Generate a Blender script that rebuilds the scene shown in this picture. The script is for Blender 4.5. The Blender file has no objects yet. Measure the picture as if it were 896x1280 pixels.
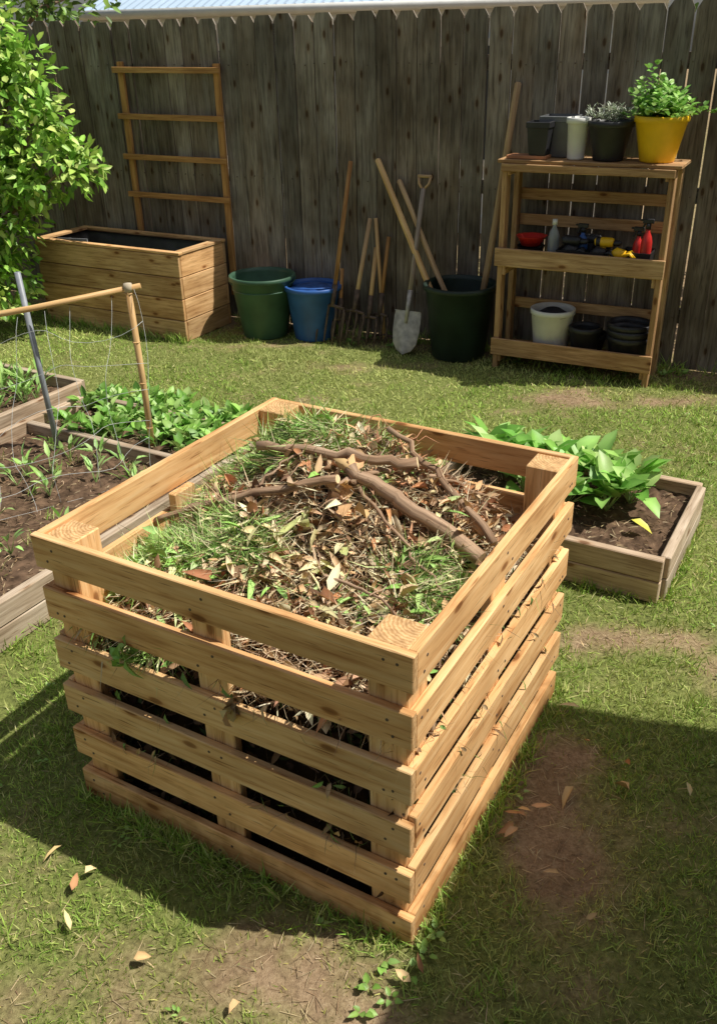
import bpy, math, numpy as np
from mathutils import Vector, Matrix
rng=np.random.default_rng(7)
V=lambda *a: np.array(a,float)
def nrm(a): a=np.array(a,float); return a/(np.linalg.norm(a)+1e-9)
def nrmA(a): return a/(np.linalg.norm(a,axis=1,keepdims=True)+1e-9)
scene=bpy.context.scene

# ------------------------------------------------------------------ noise
def _h(ix,iy,s):
    n=(ix.astype(np.int64)*374761393+iy.astype(np.int64)*668265263+s*974634777)&0x7fffffff
    n=((n^(n>>13))*1274126177)&0x7fffffff
    return ((n^(n>>16))&0xffff)/65535.0
def vnoise(x,y,s=0):
    ix=np.floor(x);iy=np.floor(y);fx=x-ix;fy=y-iy
    fx=fx*fx*(3-2*fx);fy=fy*fy*(3-2*fy);ix=ix.astype(int);iy=iy.astype(int)
    a=_h(ix,iy,s);b=_h(ix+1,iy,s);c=_h(ix,iy+1,s);d=_h(ix+1,iy+1,s)
    return (a*(1-fx)+b*fx)*(1-fy)+(c*(1-fx)+d*fx)*fy
def fbm(x,y,s=0,o=4):
    r=0;a=.5;t=0
    for i in range(o):
        r=r+a*vnoise(x*2**i,y*2**i,s+i);t+=a;a*=.5
    return r/t

# ------------------------------------------------------------------ materials
def newmat(name):
    m=bpy.data.materials.new(name);m.use_nodes=True
    nt=m.node_tree;nt.nodes.clear()
    out=nt.nodes.new('ShaderNodeOutputMaterial');b=nt.nodes.new('ShaderNodeBsdfPrincipled')
    nt.links.new(b.outputs[0],out.inputs[0])
    return m,nt,b
def N(nt,t,**k):
    n=nt.nodes.new(t)
    for a,v in k.items():setattr(n,a,v)
    return n
def noise(nt,vec,scale,detail=2,rough=.5,dist=0):
    n=N(nt,'ShaderNodeTexNoise');n.inputs['Scale'].default_value=scale;n.inputs['Detail'].default_value=detail;n.inputs['Roughness'].default_value=rough;n.inputs['Distortion'].default_value=dist
    nt.links.new(vec,n.inputs['Vector']);return n
def ramp(nt,fac,stops):
    r=N(nt,'ShaderNodeValToRGB')
    el=r.color_ramp.elements
    while len(el)<len(stops): el.new(.5)
    for e,(p,c) in zip(el,stops): e.position=p;e.color=(*c,1)
    nt.links.new(fac,r.inputs[0]);return r.outputs[0]
def mix(nt,a,b,f,mode='MIX'):
    m=N(nt,'ShaderNodeMix',data_type='RGBA',blend_type=mode)
    for s,v in ((0,f),(6,a),(7,b)):
        if hasattr(v,'is_linked'): nt.links.new(v,m.inputs[s])
        else: m.inputs[s].default_value=v if s==0 else (*v,1)
    return m.outputs[2]
def wood(name,light,mid,dark,knots=True,rough=.75,grain=1.0,stain=0.0,bump=.25,splash=False):
    m,nt,b=newmat(name);L=nt.links
    uv=N(nt,'ShaderNodeUVMap');uv.uv_map='UVMap'
    def mapped(sx_,sy_):
        mp=N(nt,'ShaderNodeMapping');mp.inputs['Scale'].default_value=(sx_,sy_,1);L.new(uv.outputs[0],mp.inputs[0]);return mp.outputs[0]
    n1=noise(nt,mapped(2.2,38*grain),1.6,4,.65,.5)
    c=ramp(nt,n1.outputs[0],[(.28,dark),(.48,mid),(.7,light)])
    n2=noise(nt,mapped(1.5,6),2.,2.5)
    c=mix(nt,c,ramp(nt,n2.outputs[0],[(.28,(.70,.62,.54)),(.6,(1.05,1.05,1.05))]),.9,'MULTIPLY')
    if knots:
        vo=N(nt,'ShaderNodeTexVoronoi');vo.voronoi_dimensions='2D';vo.inputs['Scale'].default_value=.5;L.new(mapped(5,12),vo.inputs['Vector'])
        k=ramp(nt,vo.outputs['Distance'],[(.0,(.22,.12,.06)),(.045,(.35,.2,.1)),(.07,(.85,.76,.68)),(.13,(1,1,1))])
        c=mix(nt,c,k,.85,'MULTIPLY')
        n4=noise(nt,mapped(9,160),1,1)
        c=mix(nt,c,ramp(nt,n4.outputs[0],[(.27,(.42,.33,.25)),(.35,(1,1,1))]),.8,'MULTIPLY')
    at=N(nt,'ShaderNodeAttribute');at.attribute_name='tint'
    c=mix(nt,c,at.outputs['Color'],1.0,'MULTIPLY')
    geo=None
    if stain or splash: geo=N(nt,'ShaderNodeNewGeometry')
    if stain:
        n3=noise(nt,geo.outputs['Position'],2.2,3)
        s=ramp(nt,n3.outputs[0],[(.35,(.5,.49,.47)),(.62,(1.1,1.1,1.1))]);c=mix(nt,c,s,stain,'MULTIPLY')
    if splash:
        sp_=N(nt,'ShaderNodeSeparateXYZ');L.new(geo.outputs['Position'],sp_.inputs[0])
        n5=noise(nt,geo.outputs['Position'],14,3)
        ad=N(nt,'ShaderNodeMath',operation='ADD');L.new(sp_.outputs['Z'],ad.inputs[0]);
        ml=N(nt,'ShaderNodeMath',operation='MULTIPLY_ADD');L.new(n5.outputs[0],ml.inputs[0]);ml.inputs[1].default_value=.5;ml.inputs[2].default_value=-.25;L.new(ml.outputs[0],ad.inputs[1])
        c=mix(nt,c,ramp(nt,ad.outputs[0],[(.0,(.62,.55,.47)),(.12,(.9,.87,.83)),(.3,(1,1,1))]),1,'MULTIPLY')
    L.new(c,b.inputs['Base Color']);b.inputs['Roughness'].default_value=rough
    b.inputs['Specular IOR Level'].default_value=.25
    bp=N(nt,'ShaderNodeBump');bp.inputs['Strength'].default_value=bump;bp.inputs['Distance'].default_value=.004;L.new(n1.outputs[0],bp.inputs['Height']);L.new(bp.outputs[0],b.inputs['Normal'])
    return m
def endgrain(name,c1,c2):
    m,nt,b=newmat(name);L=nt.links
    uv=N(nt,'ShaderNodeUVMap');uv.uv_map='UVMap'
    w=N(nt,'ShaderNodeTexWave',wave_type='RINGS',rings_direction='Z');w.inputs['Scale'].default_value=34;w.inputs['Distortion'].default_value=3.5;w.inputs['Detail'].default_value=2;w.inputs['Detail Scale'].default_value=3
    mp=N(nt,'ShaderNodeMapping');mp.inputs['Location'].default_value=(.035,.05,0);L.new(uv.outputs[0],mp.inputs[0]);L.new(mp.outputs[0],w.inputs['Vector'])
    c=ramp(nt,w.outputs[0],[(.1,c1),(.9,c2)])
    n=noise(nt,uv.outputs[0],45,3)
    c=mix(nt,c,ramp(nt,n.outputs[0],[(.3,(.55,.5,.45)),(.6,(1,1,1))]),.9,'MULTIPLY')
    L.new(c,b.inputs['Base Color']);b.inputs['Roughness'].default_value=.85
    return m
def plain(name,col,rough=.5,var=.25,scale=8,metal=0,spec=.5,trans=0,bump=0):
    m,nt,b=newmat(name);L=nt.links
    tc=N(nt,'ShaderNodeTexCoord');n=noise(nt,tc.outputs['Object'],scale,4 if bump else 2)
    lo=tuple(c*(1-var) for c in col);hi=tuple(min(1,c*(1+var)) for c in col)
    c=ramp(nt,n.outputs[0],[(.3,lo),(.7,hi)])
    L.new(c,b.inputs['Base Color']);b.inputs['Roughness'].default_value=rough;b.inputs['Metallic'].default_value=metal
    b.inputs['Specular IOR Level'].default_value=spec
    if trans: b.inputs['Transmission Weight'].default_value=trans
    if bump:
        bp=N(nt,'ShaderNodeBump');bp.inputs['Strength'].default_value=bump;bp.inputs['Distance'].default_value=.01;L.new(n.outputs[0],bp.inputs['Height']);L.new(bp.outputs[0],b.inputs['Normal'])
    return m
def attrmat(name,rough=.6,transl=.3,spec=.3):
    m=bpy.data.materials.new(name);m.use_nodes=True;nt=m.node_tree;nt.nodes.clear();L=nt.links
    out=N(nt,'ShaderNodeOutputMaterial');b=N(nt,'ShaderNodeBsdfPrincipled')
    at=N(nt,'ShaderNodeAttribute');at.attribute_name='col'
    c=at.outputs['Color']
    L.new(c,b.inputs['Base Color']);b.inputs['Roughness'].default_value=rough;b.inputs['Specular IOR Level'].default_value=spec
    if transl:
        t=N(nt,'ShaderNodeBsdfTranslucent');L.new(c,t.inputs[0]);mx=N(nt,'ShaderNodeMixShader');mx.inputs[0].default_value=transl
        L.new(b.outputs[0],mx.inputs[1]);L.new(t.outputs[0],mx.inputs[2]);L.new(mx.outputs[0],out.inputs[0])
    else: L.new(b.outputs[0],out.inputs[0])
    return m

M_pine=wood('pine_wood',(.92,.64,.345),(.84,.52,.24),(.55,.275,.105),splash=True)
M_end=endgrain('pine_end_grain',(.56,.32,.13),(.78,.50,.24))
M_fence=wood('weathered_fence_wood',(.35,.305,.25),(.245,.211,.175),(.10,.085,.07),grain=.8,rough=.9,stain=.8,bump=.5)
M_bed=wood('weathered_bed_wood',(.62,.51,.39),(.49,.385,.28),(.27,.2,.135),rough=.85,stain=.4)
M_plant=wood('planter_wood',(.78,.51,.27),(.64,.39,.18),(.38,.21,.095),rough=.8,stain=.25)
M_shelf=wood('shelf_wood',(.62,.41,.22),(.49,.30,.145),(.27,.15,.07),rough=.8,stain=.3)
M_trel=wood('trellis_wood',(.58,.33,.13),(.45,.235,.085),(.26,.13,.05),rough=.8,knots=False)
M_handle=wood('handle_wood',(.66,.48,.28),(.53,.36,.2),(.34,.22,.11),rough=.7,knots=False)
M_bam=wood('bamboo_cane',(.80,.56,.28),(.68,.44,.2),(.42,.24,.09),rough=.5,knots=False)
M_bark=wood('branch_bark',(.46,.34,.24),(.32,.225,.155),(.13,.085,.055),rough=.95,knots=False,bump=.9)
M_cut=plain('cut_wood',(.85,.66,.38),.8,.15,40)
M_leaf=attrmat('leaf',.45,.25,.45)
M_grass=attrmat('grass_blade',.6,.15,.2)
M_dry=attrmat('dry_leaf_litter',.85,0,.12)
M_soil=plain('soil',(.12,.076,.048),.95,.55,25,spec=.1,bump=.8)
M_steel=plain('worn_steel',(.46,.43,.40),.5,.3,20,metal=.4)
M_rust=plain('rusty_steel',(.13,.09,.065),.7,.4,30,metal=.3)

# ------------------------------------------------------------------ mesh tools
def link(o): scene.collection.objects.link(o)
def empty(name,loc):
    e=bpy.data.objects.new(name,None);e.empty_display_size=.1;e.location=loc;scene.collection.objects.link(e);return e
class MB:
    def __init__(s): s.v=[];s.f=[];s.m=[];s.uv=[];s.t=[];s.sm=[]
    def face(s,idx,uv,mat,t,sm=False):
        s.f.append(tuple(idx));s.uv+=list(uv);s.m.append(mat);s.t+=[t]*len(idx);s.sm.append(sm)
    def board(s,p0,p1,wdir,w,t,mat=0,end=None,tint=None,var=.16):
        p0=V(*p0);p1=V(*p1);ax=nrm(p1-p0);wd=V(*wdir);wd=nrm(wd-ax*wd.dot(ax));td=np.cross(ax,wd)
        n=len(s.v);Ln=np.linalg.norm(p1-p0)
        for P in (p0,p1):
            for a,b in((-1,-1),(1,-1),(1,1),(-1,1)): s.v.append(tuple(P+wd*w/2*a+td*t/2*b))
        uo,vo=rng.uniform(0,40,2)
        if tint is None:
            g=1+rng.uniform(-var,var);h=rng.uniform(-.05,.05);tint=(g*(1+h),g,g*(1-h),1)
        for i in range(4):
            j=(i+1)%4;ww=(w if i in(0,2) else t);o=i*.5
            s.face((n+i,n+j,n+4+j,n+4+i),[(uo,vo+o),(uo,vo+o+ww),(uo+Ln,vo+o+ww),(uo+Ln,vo+o)],mat,tint)
        e=mat if end is None else end
        q=[(-w/2,-t/2),(w/2,-t/2),(w/2,t/2),(-w/2,t/2)]
        s.face((n+3,n+2,n+1,n),q[::-1],e,tint);s.face((n+4,n+5,n+6,n+7),q,e,tint)
    def prism(s,poly,o,ex,ez,ey,th,mat=0,tint=None):
        n=len(s.v);k=len(poly);o=V(*o)
        for d in (0,th):
            for (a,b) in poly: s.v.append(tuple(o+ex*a+ez*b+ey*d))
        uo,vo=rng.uniform(0,40,2)
        tint=tint or (1,1,1,1)
        s.face([n+i for i in range(k)],[(b+uo,a+vo) for a,b in poly],mat,tint)
        s.face([n+k+i for i in range(k)][::-1],[(b+uo,a+vo+.5) for a,b in poly][::-1],mat,tint)
        for i in range(k):
            j=(i+1)%k
            s.face((n+i,n+j,n+k+j,n+k+i)[::-1],[(poly[i][1]+uo,vo),(poly[j][1]+uo,vo),(poly[j][1]+uo,vo+th),(poly[i][1]+uo,vo+th)],mat,tint)
    def tube(s,pts,rad,seg=8,mat=0,cap=None,tint=None,sm=True):
        pts=[V(*p) for p in pts];n=len(s.v);K=len(pts)
        if np.isscalar(rad): rad=[rad]*K
        t0=nrm(pts[1]-pts[0]);a=nrm(np.cross(t0,V(.13,.3,1) if abs(t0[2])<.9 else V(1,.1,0)))
        uo,vo=rng.uniform(0,40,2);L=0
        g=1+rng.uniform(-.12,.12);tint=tint or (g,g,g,1)
        us=[]
        for i,p in enumerate(pts):
            t=nrm(pts[min(i+1,K-1)]-pts[max(i-1,0)]);a=nrm(a-t*a.dot(t));b=np.cross(t,a)
            if i: L+=np.linalg.norm(p-pts[i-1])
            us.append(uo+L)
            for j in range(seg):
                th=2*math.pi*j/seg;s.v.append(tuple(p+rad[i]*(a*math.cos(th)+b*math.sin(th))))
        for i in range(K-1):
            for j in range(seg):
                k=(j+1)%seg;r=max(rad)*6.28/seg
                s.face((n+i*seg+j,n+i*seg+k,n+(i+1)*seg+k,n+(i+1)*seg+j),[(us[i],vo+j*r),(us[i],vo+j*r+r),(us[i+1],vo+j*r+r),(us[i+1],vo+j*r)],mat,tint,sm)
        cp=mat if cap is None else cap
        s.face([n+j for j in range(seg)][::-1],[(0,0)]*seg,cp,tint);s.face([n+(K-1)*seg+j for j in range(seg)],[(0,0)]*seg,cp,tint)
    def lathe(s,prof,loc,seg=32,mat=0,mats=None,tilt=None,sx=1,square=False):
        n=len(s.v);K=len(prof);loc=V(*loc);R=np.array(tilt) if tilt is not None else np.eye(3)
        for (r,z) in prof:
            for j in range(seg):
                th=2*math.pi*(j+.5)/seg
                c,d=math.cos(th),math.sin(th)
                if square:
                    q=max(abs(c),abs(d));c,d=c/q,d/q
                s.v.append(tuple(loc+R@V(r*c,r*d*sx,z)))
        for i in range(K-1):
            mm=mats[i] if mats else mat
            for j in range(seg):
                k=(j+1)%seg
                s.face((n+i*seg+j,n+i*seg+k,n+(i+1)*seg+k,n+(i+1)*seg+j),[(j/seg,prof[i][1]),((j+1)/seg,prof[i][1]),((j+1)/seg,prof[i+1][1]),(j/seg,prof[i+1][1])],mm,(1,1,1,1),not square)
    def make(s,name,mats,parent=None,bevel=0,origin=None):
        va=np.array(s.v);
        if origin is None:
            mn,mx=va.min(0),va.max(0);origin=V((mn[0]+mx[0])/2,(mn[1]+mx[1])/2,mn[2])
        me=bpy.data.meshes.new(name);me.from_pydata([tuple(x) for x in va-origin],[],s.f)
        for m in mats: me.materials.append(m)
        me.polygons.foreach_set('material_index',s.m);me.polygons.foreach_set('use_smooth',s.sm)
        uv=me.uv_layers.new(name='UVMap');uv.data.foreach_set('uv',np.array(s.uv,dtype=np.float32).ravel())
        ca=me.color_attributes.new('tint','FLOAT_COLOR','CORNER');ca.data.foreach_set('color',np.array(s.t,dtype=np.float32).ravel())
        me.update();o=bpy.data.objects.new(name,me);link(o);o.location=origin
        if parent is not None:
            o.parent=parent;o.matrix_parent_inverse=Matrix.Translation(parent.location).inverted()
        if bevel:
            b=o.modifiers.new('bevel','BEVEL');b.width=bevel;b.segments=1;b.limit_method='ANGLE';b.angle_limit=.9
        return o
def arrmesh(name,verts,tris,cols,mat,parent=None,smooth=False):
    verts=np.asarray(verts,np.float32);tris=np.asarray(tris,np.int32);cols=np.asarray(cols,np.float32)
    mn,mx=verts.min(0),verts.max(0);org=np.array([(mn[0]+mx[0])/2,(mn[1]+mx[1])/2,mn[2]],np.float32)
    me=bpy.data.meshes.new(name);me.vertices.add(len(verts));me.vertices.foreach_set('co',(verts-org).ravel())
    me.loops.add(tris.size);me.loops.foreach_set('vertex_index',tris.ravel())
    me.polygons.add(len(tris));me.polygons.foreach_set('loop_start',np.arange(0,tris.size,3,dtype=np.int32));me.polygons.foreach_set('loop_total',np.full(len(tris),3,np.int32))
    if smooth: me.polygons.foreach_set('use_smooth',np.ones(len(tris),bool))
    ca=me.color_attributes.new('col','FLOAT_COLOR','POINT')
    c4=np.ones((len(verts),4),np.float32);c4[:,:3]=np.clip(cols,0,.9);ca.data.foreach_set('color',c4.ravel())
    me.materials.append(mat);me.update(calc_edges=True);me.validate()
    o=bpy.data.objects.new(name,me);link(o);o.location=[float(x) for x in org]
    if parent is not None:
        o.parent=parent;o.matrix_parent_inverse=Matrix.Translation(parent.location).inverted()
    return o
def merge(parts):
    vs=[];ts=[];cs=[];n=0
    for v,t,c in parts: vs.append(v);ts.append(t+n);cs.append(c);n+=len(v)
    return np.concatenate(vs),np.concatenate(ts),np.concatenate(cs)
def leaves(P,D,U,L,W,C,curl=.15,fold=.25):
    n=len(P);D=nrmA(D);S=nrmA(np.cross(D,U));U=nrmA(np.cross(S,D))
    L=np.broadcast_to(L,(n,))[:,None];W=np.broadcast_to(W,(n,))[:,None];cu=np.broadcast_to(curl,(n,))[:,None];fo=np.broadcast_to(fold,(n,))[:,None]
    def pt(a,b,h): return P+D*L*a+S*W*b+U*(W*abs(b)*fo*2-L*cu*a*a+h)
    v=np.stack([pt(0,0,0),pt(.3,-.45,0),pt(.3,0,0),pt(.3,.45,0),pt(.68,-.36,0),pt(.7,0,0),pt(.68,.36,0),pt(1,0,0)],1)
    t=np.array([[0,2,1],[0,3,2],[1,2,5],[1,5,4],[2,3,6],[2,6,5],[4,5,7],[5,6,7]])
    T=(t[None]+(np.arange(n)*8)[:,None,None]).reshape(-1,3)
    c=np.repeat(C[:,None,:],8,1);c[:,[2,5]]*=1.15;c[:,0]*=.85;c[:,7]*=.85;c[:,[4,6]]*=rng.uniform(.8,1.1,(n,1,1))
    return v.reshape(-1,3),T,c.reshape(-1,3)
def blades(P,D,L,W,C,bend=.3):
    n=len(P);D=nrmA(D);R=rng.normal(size=(n,3));S=nrmA(np.cross(D,R));B=np.cross(S,D)
    L=np.broadcast_to(L,(n,))[:,None];W=np.broadcast_to(W,(n,))[:,None];b=(np.broadcast_to(bend,(n,))*rng.uniform(-1,1,n))[:,None]
    v=np.stack([P-S*W/2,P+S*W/2,P+D*L*.5-S*W*.4+B*b*L*.3,P+D*L*.5+S*W*.4+B*b*L*.3,P+D*L+B*b*L],1)
    t=np.array([[0,1,3],[0,3,2],[2,3,4]]);T=(t[None]+(np.arange(n)*5)[:,None,None]).reshape(-1,3)
    c=np.repeat(C[:,None,:],5,1);c[:,:2]*=.8
    return v.reshape(-1,3),T,c.reshape(-1,3)
def colmix(n,cols,w=None,var=.2):
    cols=np.array(cols);i=rng.choice(len(cols),n,p=w);c=cols[i]*(1+rng.uniform(-var,var,(n,1)))
    return c*(1+rng.uniform(-.06,.06,(n,3)))

# ------------------------------------------------------------------ site layout (metres)
e1=V(-.8652,.5014,0);e2=V(.5014,.8652,0);Z=V(0,0,1)
A0=V(-.843,2.0,0);BW,BD,BH=1.095,1.105,.9
def bin_(u,v,z=0): return A0-e1*u+e2*v+Z*z
FA,FB=6.731,-.4805
fx=nrm([1,FB,0]);fn=nrm([FB,-1,0])
def fen(x,off=0,z=0): return V(x,FA+FB*x,z)+fn*off
bedR=dict(c=V(1.18,2.95,0));bedL=dict(c=V(-.45,4.29,0));bedF=dict(c=V(-1.66,5.18,0))
plc=V(-1.26,6.55,0);pa=nrm([-1.25,.70,0]);pb=V(.7,1.25,0)/np.linalg.norm([.7,1.25]);PLA,PLB=1.43,.57
rects=[(bedR['c'],e1,e2,1.1,.74),(bedL['c'],e1,-e2,1.3,2.75),(bedF['c'],e1,-e2,1.3,2.2),(plc,pa,pb,PLA,PLB),(bin_(BW-.03,.03),e1,e2,BW-.06,BD-.06)]
def inrect(x,y,m=0):
    r=np.zeros(x.shape,bool)
    for c,a,b,la,lb in rects:
        s=(x-c[0])*a[0]+(y-c[1])*a[1];t=(x-c[0])*b[0]+(y-c[1])*b[1]
        r|=(s>-m)&(s<la+m)&(t>-m)&(t<lb+m)
    return r
spots=[(-.28,1.42,.26,.13,.8),(-.02,1.25,.18,.10,.6),(-.62,1.30,.12,.08,.3),(.52,1.76,.16,.32,1.3),(.62,2.08,.18,.18,.8),(1.0,2.72,.38,.10,.9),(1.3,2.5,.25,.08,.5),(1.25,5.25,.3,.14,.8),(.9,5.0,.25,.08,.4),(.3,4.6,.2,.07,.4),(-.3,5.3,.3,.06,.3),
       (1.9,5.1,.5,.10,.7),(.2,5.9,.5,.10,.5),(-.7,6.4,.5,.1,.4),(-1.1,3.1,.12,.4,.3),(1.65,2.85,.12,.25,.4),(2.2,4.2,.5,.25,.35)]
def dirt(x,y):
    d=np.zeros_like(x)
    for a,b,sx,sy,w in spots: d=d+w*np.exp(-((x-a)/sx)**2-((y-b)/sy)**2)
    dist=(FA+FB*x-y)*.9
    d=d+.9*np.exp(-(np.maximum(dist,0)/.28)**2)
    d=d+(fbm(x*2.3,y*2.3,5)-.5)*1.0+(fbm(x*9,y*9,9)-.5)*.9+(fbm(x*30,y*30,19,2)-.5)*.6
    return np.clip((d-.16)*1.15,0,1)

# ------------------------------------------------------------------ ground
def lin(a,b,st): return np.arange(a,b,st)
gx=np.concatenate([[-90,-50,-28,-16,-10,-7,-5],lin(-4,4,.04),[4,5,7,10,16,28,50,90]])
gy=np.concatenate([[-90,-50,-28,-16,-10,-6,-3,-1],lin(0,8.5,.04),[8.5,10,12,15,20,30,50,90]])
X,Y=np.meshgrid(gx,gy);gz=(fbm(X*3,Y*3,2)-.5)*.02*((abs(X)<4)&(Y>0)&(Y<8.5))
vz=np.stack([X,Y,gz],-1).reshape(-1,3);nx,ny=len(gx),len(gy)
I=np.arange(nx*ny).reshape(ny,nx);a,b,c,d=I[:-1,:-1],I[:-1,1:],I[1:,1:],I[1:,:-1]
tr=np.concatenate([np.stack([a,b,c],-1).reshape(-1,3),np.stack([a,c,d],-1).reshape(-1,3)])
dv=dirt(X,Y).reshape(-1)
def ground_mat():
    m,nt,b=newmat('lawn_ground');L=nt.links
    at=N(nt,'ShaderNodeAttribute');at.attribute_name='col'
    tc=N(nt,'ShaderNodeTexCoord')
    n1=noise(nt,tc.outputs['Object'],60,5,.75);n2=noise(nt,tc.outputs['Object'],3,2)
    g=ramp(nt,n1.outputs[0],[(.3,(.075,.09,.028)),(.55,(.20,.23,.065)),(.75,(.36,.36,.15))])
    s=ramp(nt,n1.outputs[0],[(.25,(.18,.12,.078)),(.5,(.38,.265,.175)),(.75,(.55,.42,.29))])
    s=mix(nt,s,ramp(nt,n2.outputs[0],[(.3,(.7,.66,.62)),(.7,(1.1,1.07,1.05))]),1,'MULTIPLY')
    sep=N(nt,'ShaderNodeSeparateColor');L.new(at.outputs['Color'],sep.inputs[0])
    c=mix(nt,g,s,sep.outputs[0]);L.new(c,b.inputs['Base Color']);b.inputs['Roughness'].default_value=.95;b.inputs['Specular IOR Level'].default_value=.1
    bp=N(nt,'ShaderNodeBump');bp.inputs['Strength'].default_value=.8;bp.inputs['Distance'].default_value=.012;L.new(n1.outputs[0],bp.inputs['Height']);L.new(bp.outputs[0],b.inputs['Normal'])
    return m
arrmesh('ground',vz,tr,np.stack([dv,dv,dv],1),ground_mat(),smooth=True)
GC=[(.33,.50,.09),(.44,.60,.13),(.24,.38,.06),(.58,.62,.20),(.72,.64,.34)]
def grassband(x0,x1,y0,y1,dens,L0,L1,W):
    n=int((x1-x0)*(y1-y0)*dens);x=rng.uniform(x0,x1,n);y=rng.uniform(y0,y1,n)
    d=dirt(x,y);cl=fbm(x*12,y*12,31,2)
    k=(rng.random(n)>d*.97)&(~inrect(x,y,.01))&(cl+rng.uniform(-.3,.3,n)>.3)
    x=x[k];y=y[k];d=d[k];n=len(x)
    P=np.stack([x,y,(fbm(x*3,y*3,2)-.5)*.02-.003],1)
    D=np.stack([rng.normal(0,.8,n),rng.normal(0,.8,n),np.ones(n)],1)
    hv=.55+.9*fbm(x*2,y*2,77,2)
    Ls=rng.uniform(L0,L1,n)*(1-.45*d)*hv
    big=fbm(x*1.6,y*1.6,50,3)
    c=colmix(n,GC,[.33,.30,.16,.14,.07],.22)
    dry=np.clip((fbm(x*2.1+9,y*2.1,88,3)-.47)*2.4,0,.55)[:,None]
    c=c*(1-dry)+np.array([.62,.60,.25])*dry
    c=c*(.65+.65*big[:,None]);c[:,0]*=(1+.2*d)
    return blades(P,D,Ls,W,c,.6)
parts=[grassband(-1.2,1.35,.95,2.6,15000,.012,.040,.003),grassband(-2.2,2.3,2.6,4.6,8000,.014,.040,.0038),grassband(-3.3,2.9,4.6,7.8,4400,.016,.042,.0054),
       grassband(-3.5,-1.2,0,2.6,600,.02,.045,.007),grassband(1.35,3.5,0,2.6,600,.02,.045,.007),grassband(-1.2,1.35,0,.95,800,.02,.04,.006),grassband(-5,-3.3,3,9,250,.02,.05,.01),grassband(2.9,5,3,6,250,.02,.05,.01),grassband(2.3,3.2,2.6,4.6,800,.02,.045,.007)]
n=38000;x=rng.uniform(-1.3,2.4,n);y=rng.uniform(1.0,5.6,n);d=dirt(x,y);k=(rng.random(n)<d*.8+.05)&~inrect(x,y);x=x[k];y=y[k];n=len(x)
P=np.stack([x,y,(fbm(x*3,y*3,2)-.5)*.02+.004],1);D=np.stack([rng.normal(size=n),rng.normal(size=n),rng.uniform(-.02,.14,n)],1)
parts.append(blades(P,D,rng.uniform(.015,.07,n),.0018,colmix(n,[(.54,.42,.25),(.34,.22,.13),(.7,.57,.35)]),.4))
v,t,c=merge(parts);arrmesh('grass_lawn',v,t,c,M_grass)
parts=[]
def tuft(P0,n,spread,L,col,W=.005):
    P=np.array(P0)+np.stack([rng.normal(0,spread,n),rng.normal(0,spread,n),np.zeros(n)],1)
    D=np.stack([rng.normal(0,.55,n),rng.normal(0,.55,n),np.ones(n)],1);return blades(P,D,rng.uniform(.4,1,n)*L,W,colmix(n,col),.7)
gc=[(.27,.46,.07),(.38,.56,.11),(.54,.57,.2)]
for i in range(60):
    s=rng.uniform(0,BW);parts.append(tuft(bin_(s,-.02+rng.normal(0,.012)),16,.02,.08,gc,.004))
for i in range(50):
    s=rng.uniform(0,BD);parts.append(tuft(bin_(BW+.02,s),14,.02,.07,gc,.004))
for i in range(130):
    xx=rng.uniform(-3,2.6);parts.append(tuft(fen(xx,rng.uniform(.02,.12)),18,.03,.13,gc,.006))
for i in range(40):
    s=rng.uniform(0,1.1);parts.append(tuft(bedR['c']+e1*s-e2*.015,12,.015,.07,gc))
for i in range(30):
    s=rng.uniform(0,.74);parts.append(tuft(bedR['c']+e2*s-e1*.02,12,.015,.07,gc))
for i in range(70):
    s=rng.uniform(0,2.5);parts.append(tuft(bedL['c']-e2*s-e1*.02,12,.02,.09,gc))
for i in range(50):
    s=rng.uniform(0,PLA);parts.append(tuft(plc+pa*s-pb*.02,14,.02,.1,gc,.006))
for i in range(300):
    xx,yy=rng.uniform(-1.3,2.4),rng.uniform(1.0,5.5)
    if inrect(np.array([xx]),np.array([yy]),.03)[0] or dirt(np.array([xx]),np.array([yy]))[0]>.4: continue
    parts.append(tuft((xx,yy,0),26,.022,.055,gc,.0035))
v,t,c=merge(parts);arrmesh('weeds',v,t,c,M_grass)
def rosette(P0,n,L,W,cols,up=.5,spread=.02,curl=.25,fold=.2):
    P0=np.array(P0);th=rng.uniform(0,6.28,n);el=rng.uniform(up*.4,up*1.6,n)
    D=np.stack([np.cos(th),np.sin(th),el],1);P=P0+D*rng.uniform(0,spread,(n,1))
    return leaves(P,D,np.tile(Z,(n,1))+rng.normal(0,.2,(n,3)),rng.uniform(.6,1.1,n)*L,rng.uniform(.7,1.1,n)*W,colmix(n,cols),rng.uniform(.5,1.5,n)*curl,fold)
parts=[]
for p in ((.03,1.40),(.10,1.38),(.00,1.34),(.14,1.42),(.17,1.47),(.05,1.31),(-.02,1.28),(.12,1.53)):
    parts.append(rosette(V(p[0],p[1],.012),5,.03,.02,[(.24,.42,.08),(.3,.48,.12)],.5))
for i in range(30):
    p=fen(rng.uniform(-.2,2.5),rng.uniform(.1,.3),.01);parts.append(rosette(p,6,.05,.035,[(.2,.36,.07),(.26,.42,.1)],.6))
for i in range(120):
    xx,yy=rng.uniform(-1.2,2.2),rng.uniform(1.0,5.0)
    if inrect(np.array([xx]),np.array([yy]),.03)[0]: continue
    parts.append(rosette(V(xx,yy,.012),5,.02,.012,[(.26,.44,.09),(.36,.5,.15)],.4))
v,t,c=merge(parts);arrmesh('clover_weeds',v,t,c,M_leaf)
fixed=[(.42,1.82),(.46,1.84),(.40,1.86),(.44,1.87),(.43,1.80),(.48,1.88),(.62,1.95),(.8,2.05),(.78,1.93),(.95,1.9),(-.75,1.5),(-.78,1.62),(.1,1.34),(.13,1.36),(.7,2.15),(.72,2.3),(.55,1.5),(-.3,1.3)]
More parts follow.
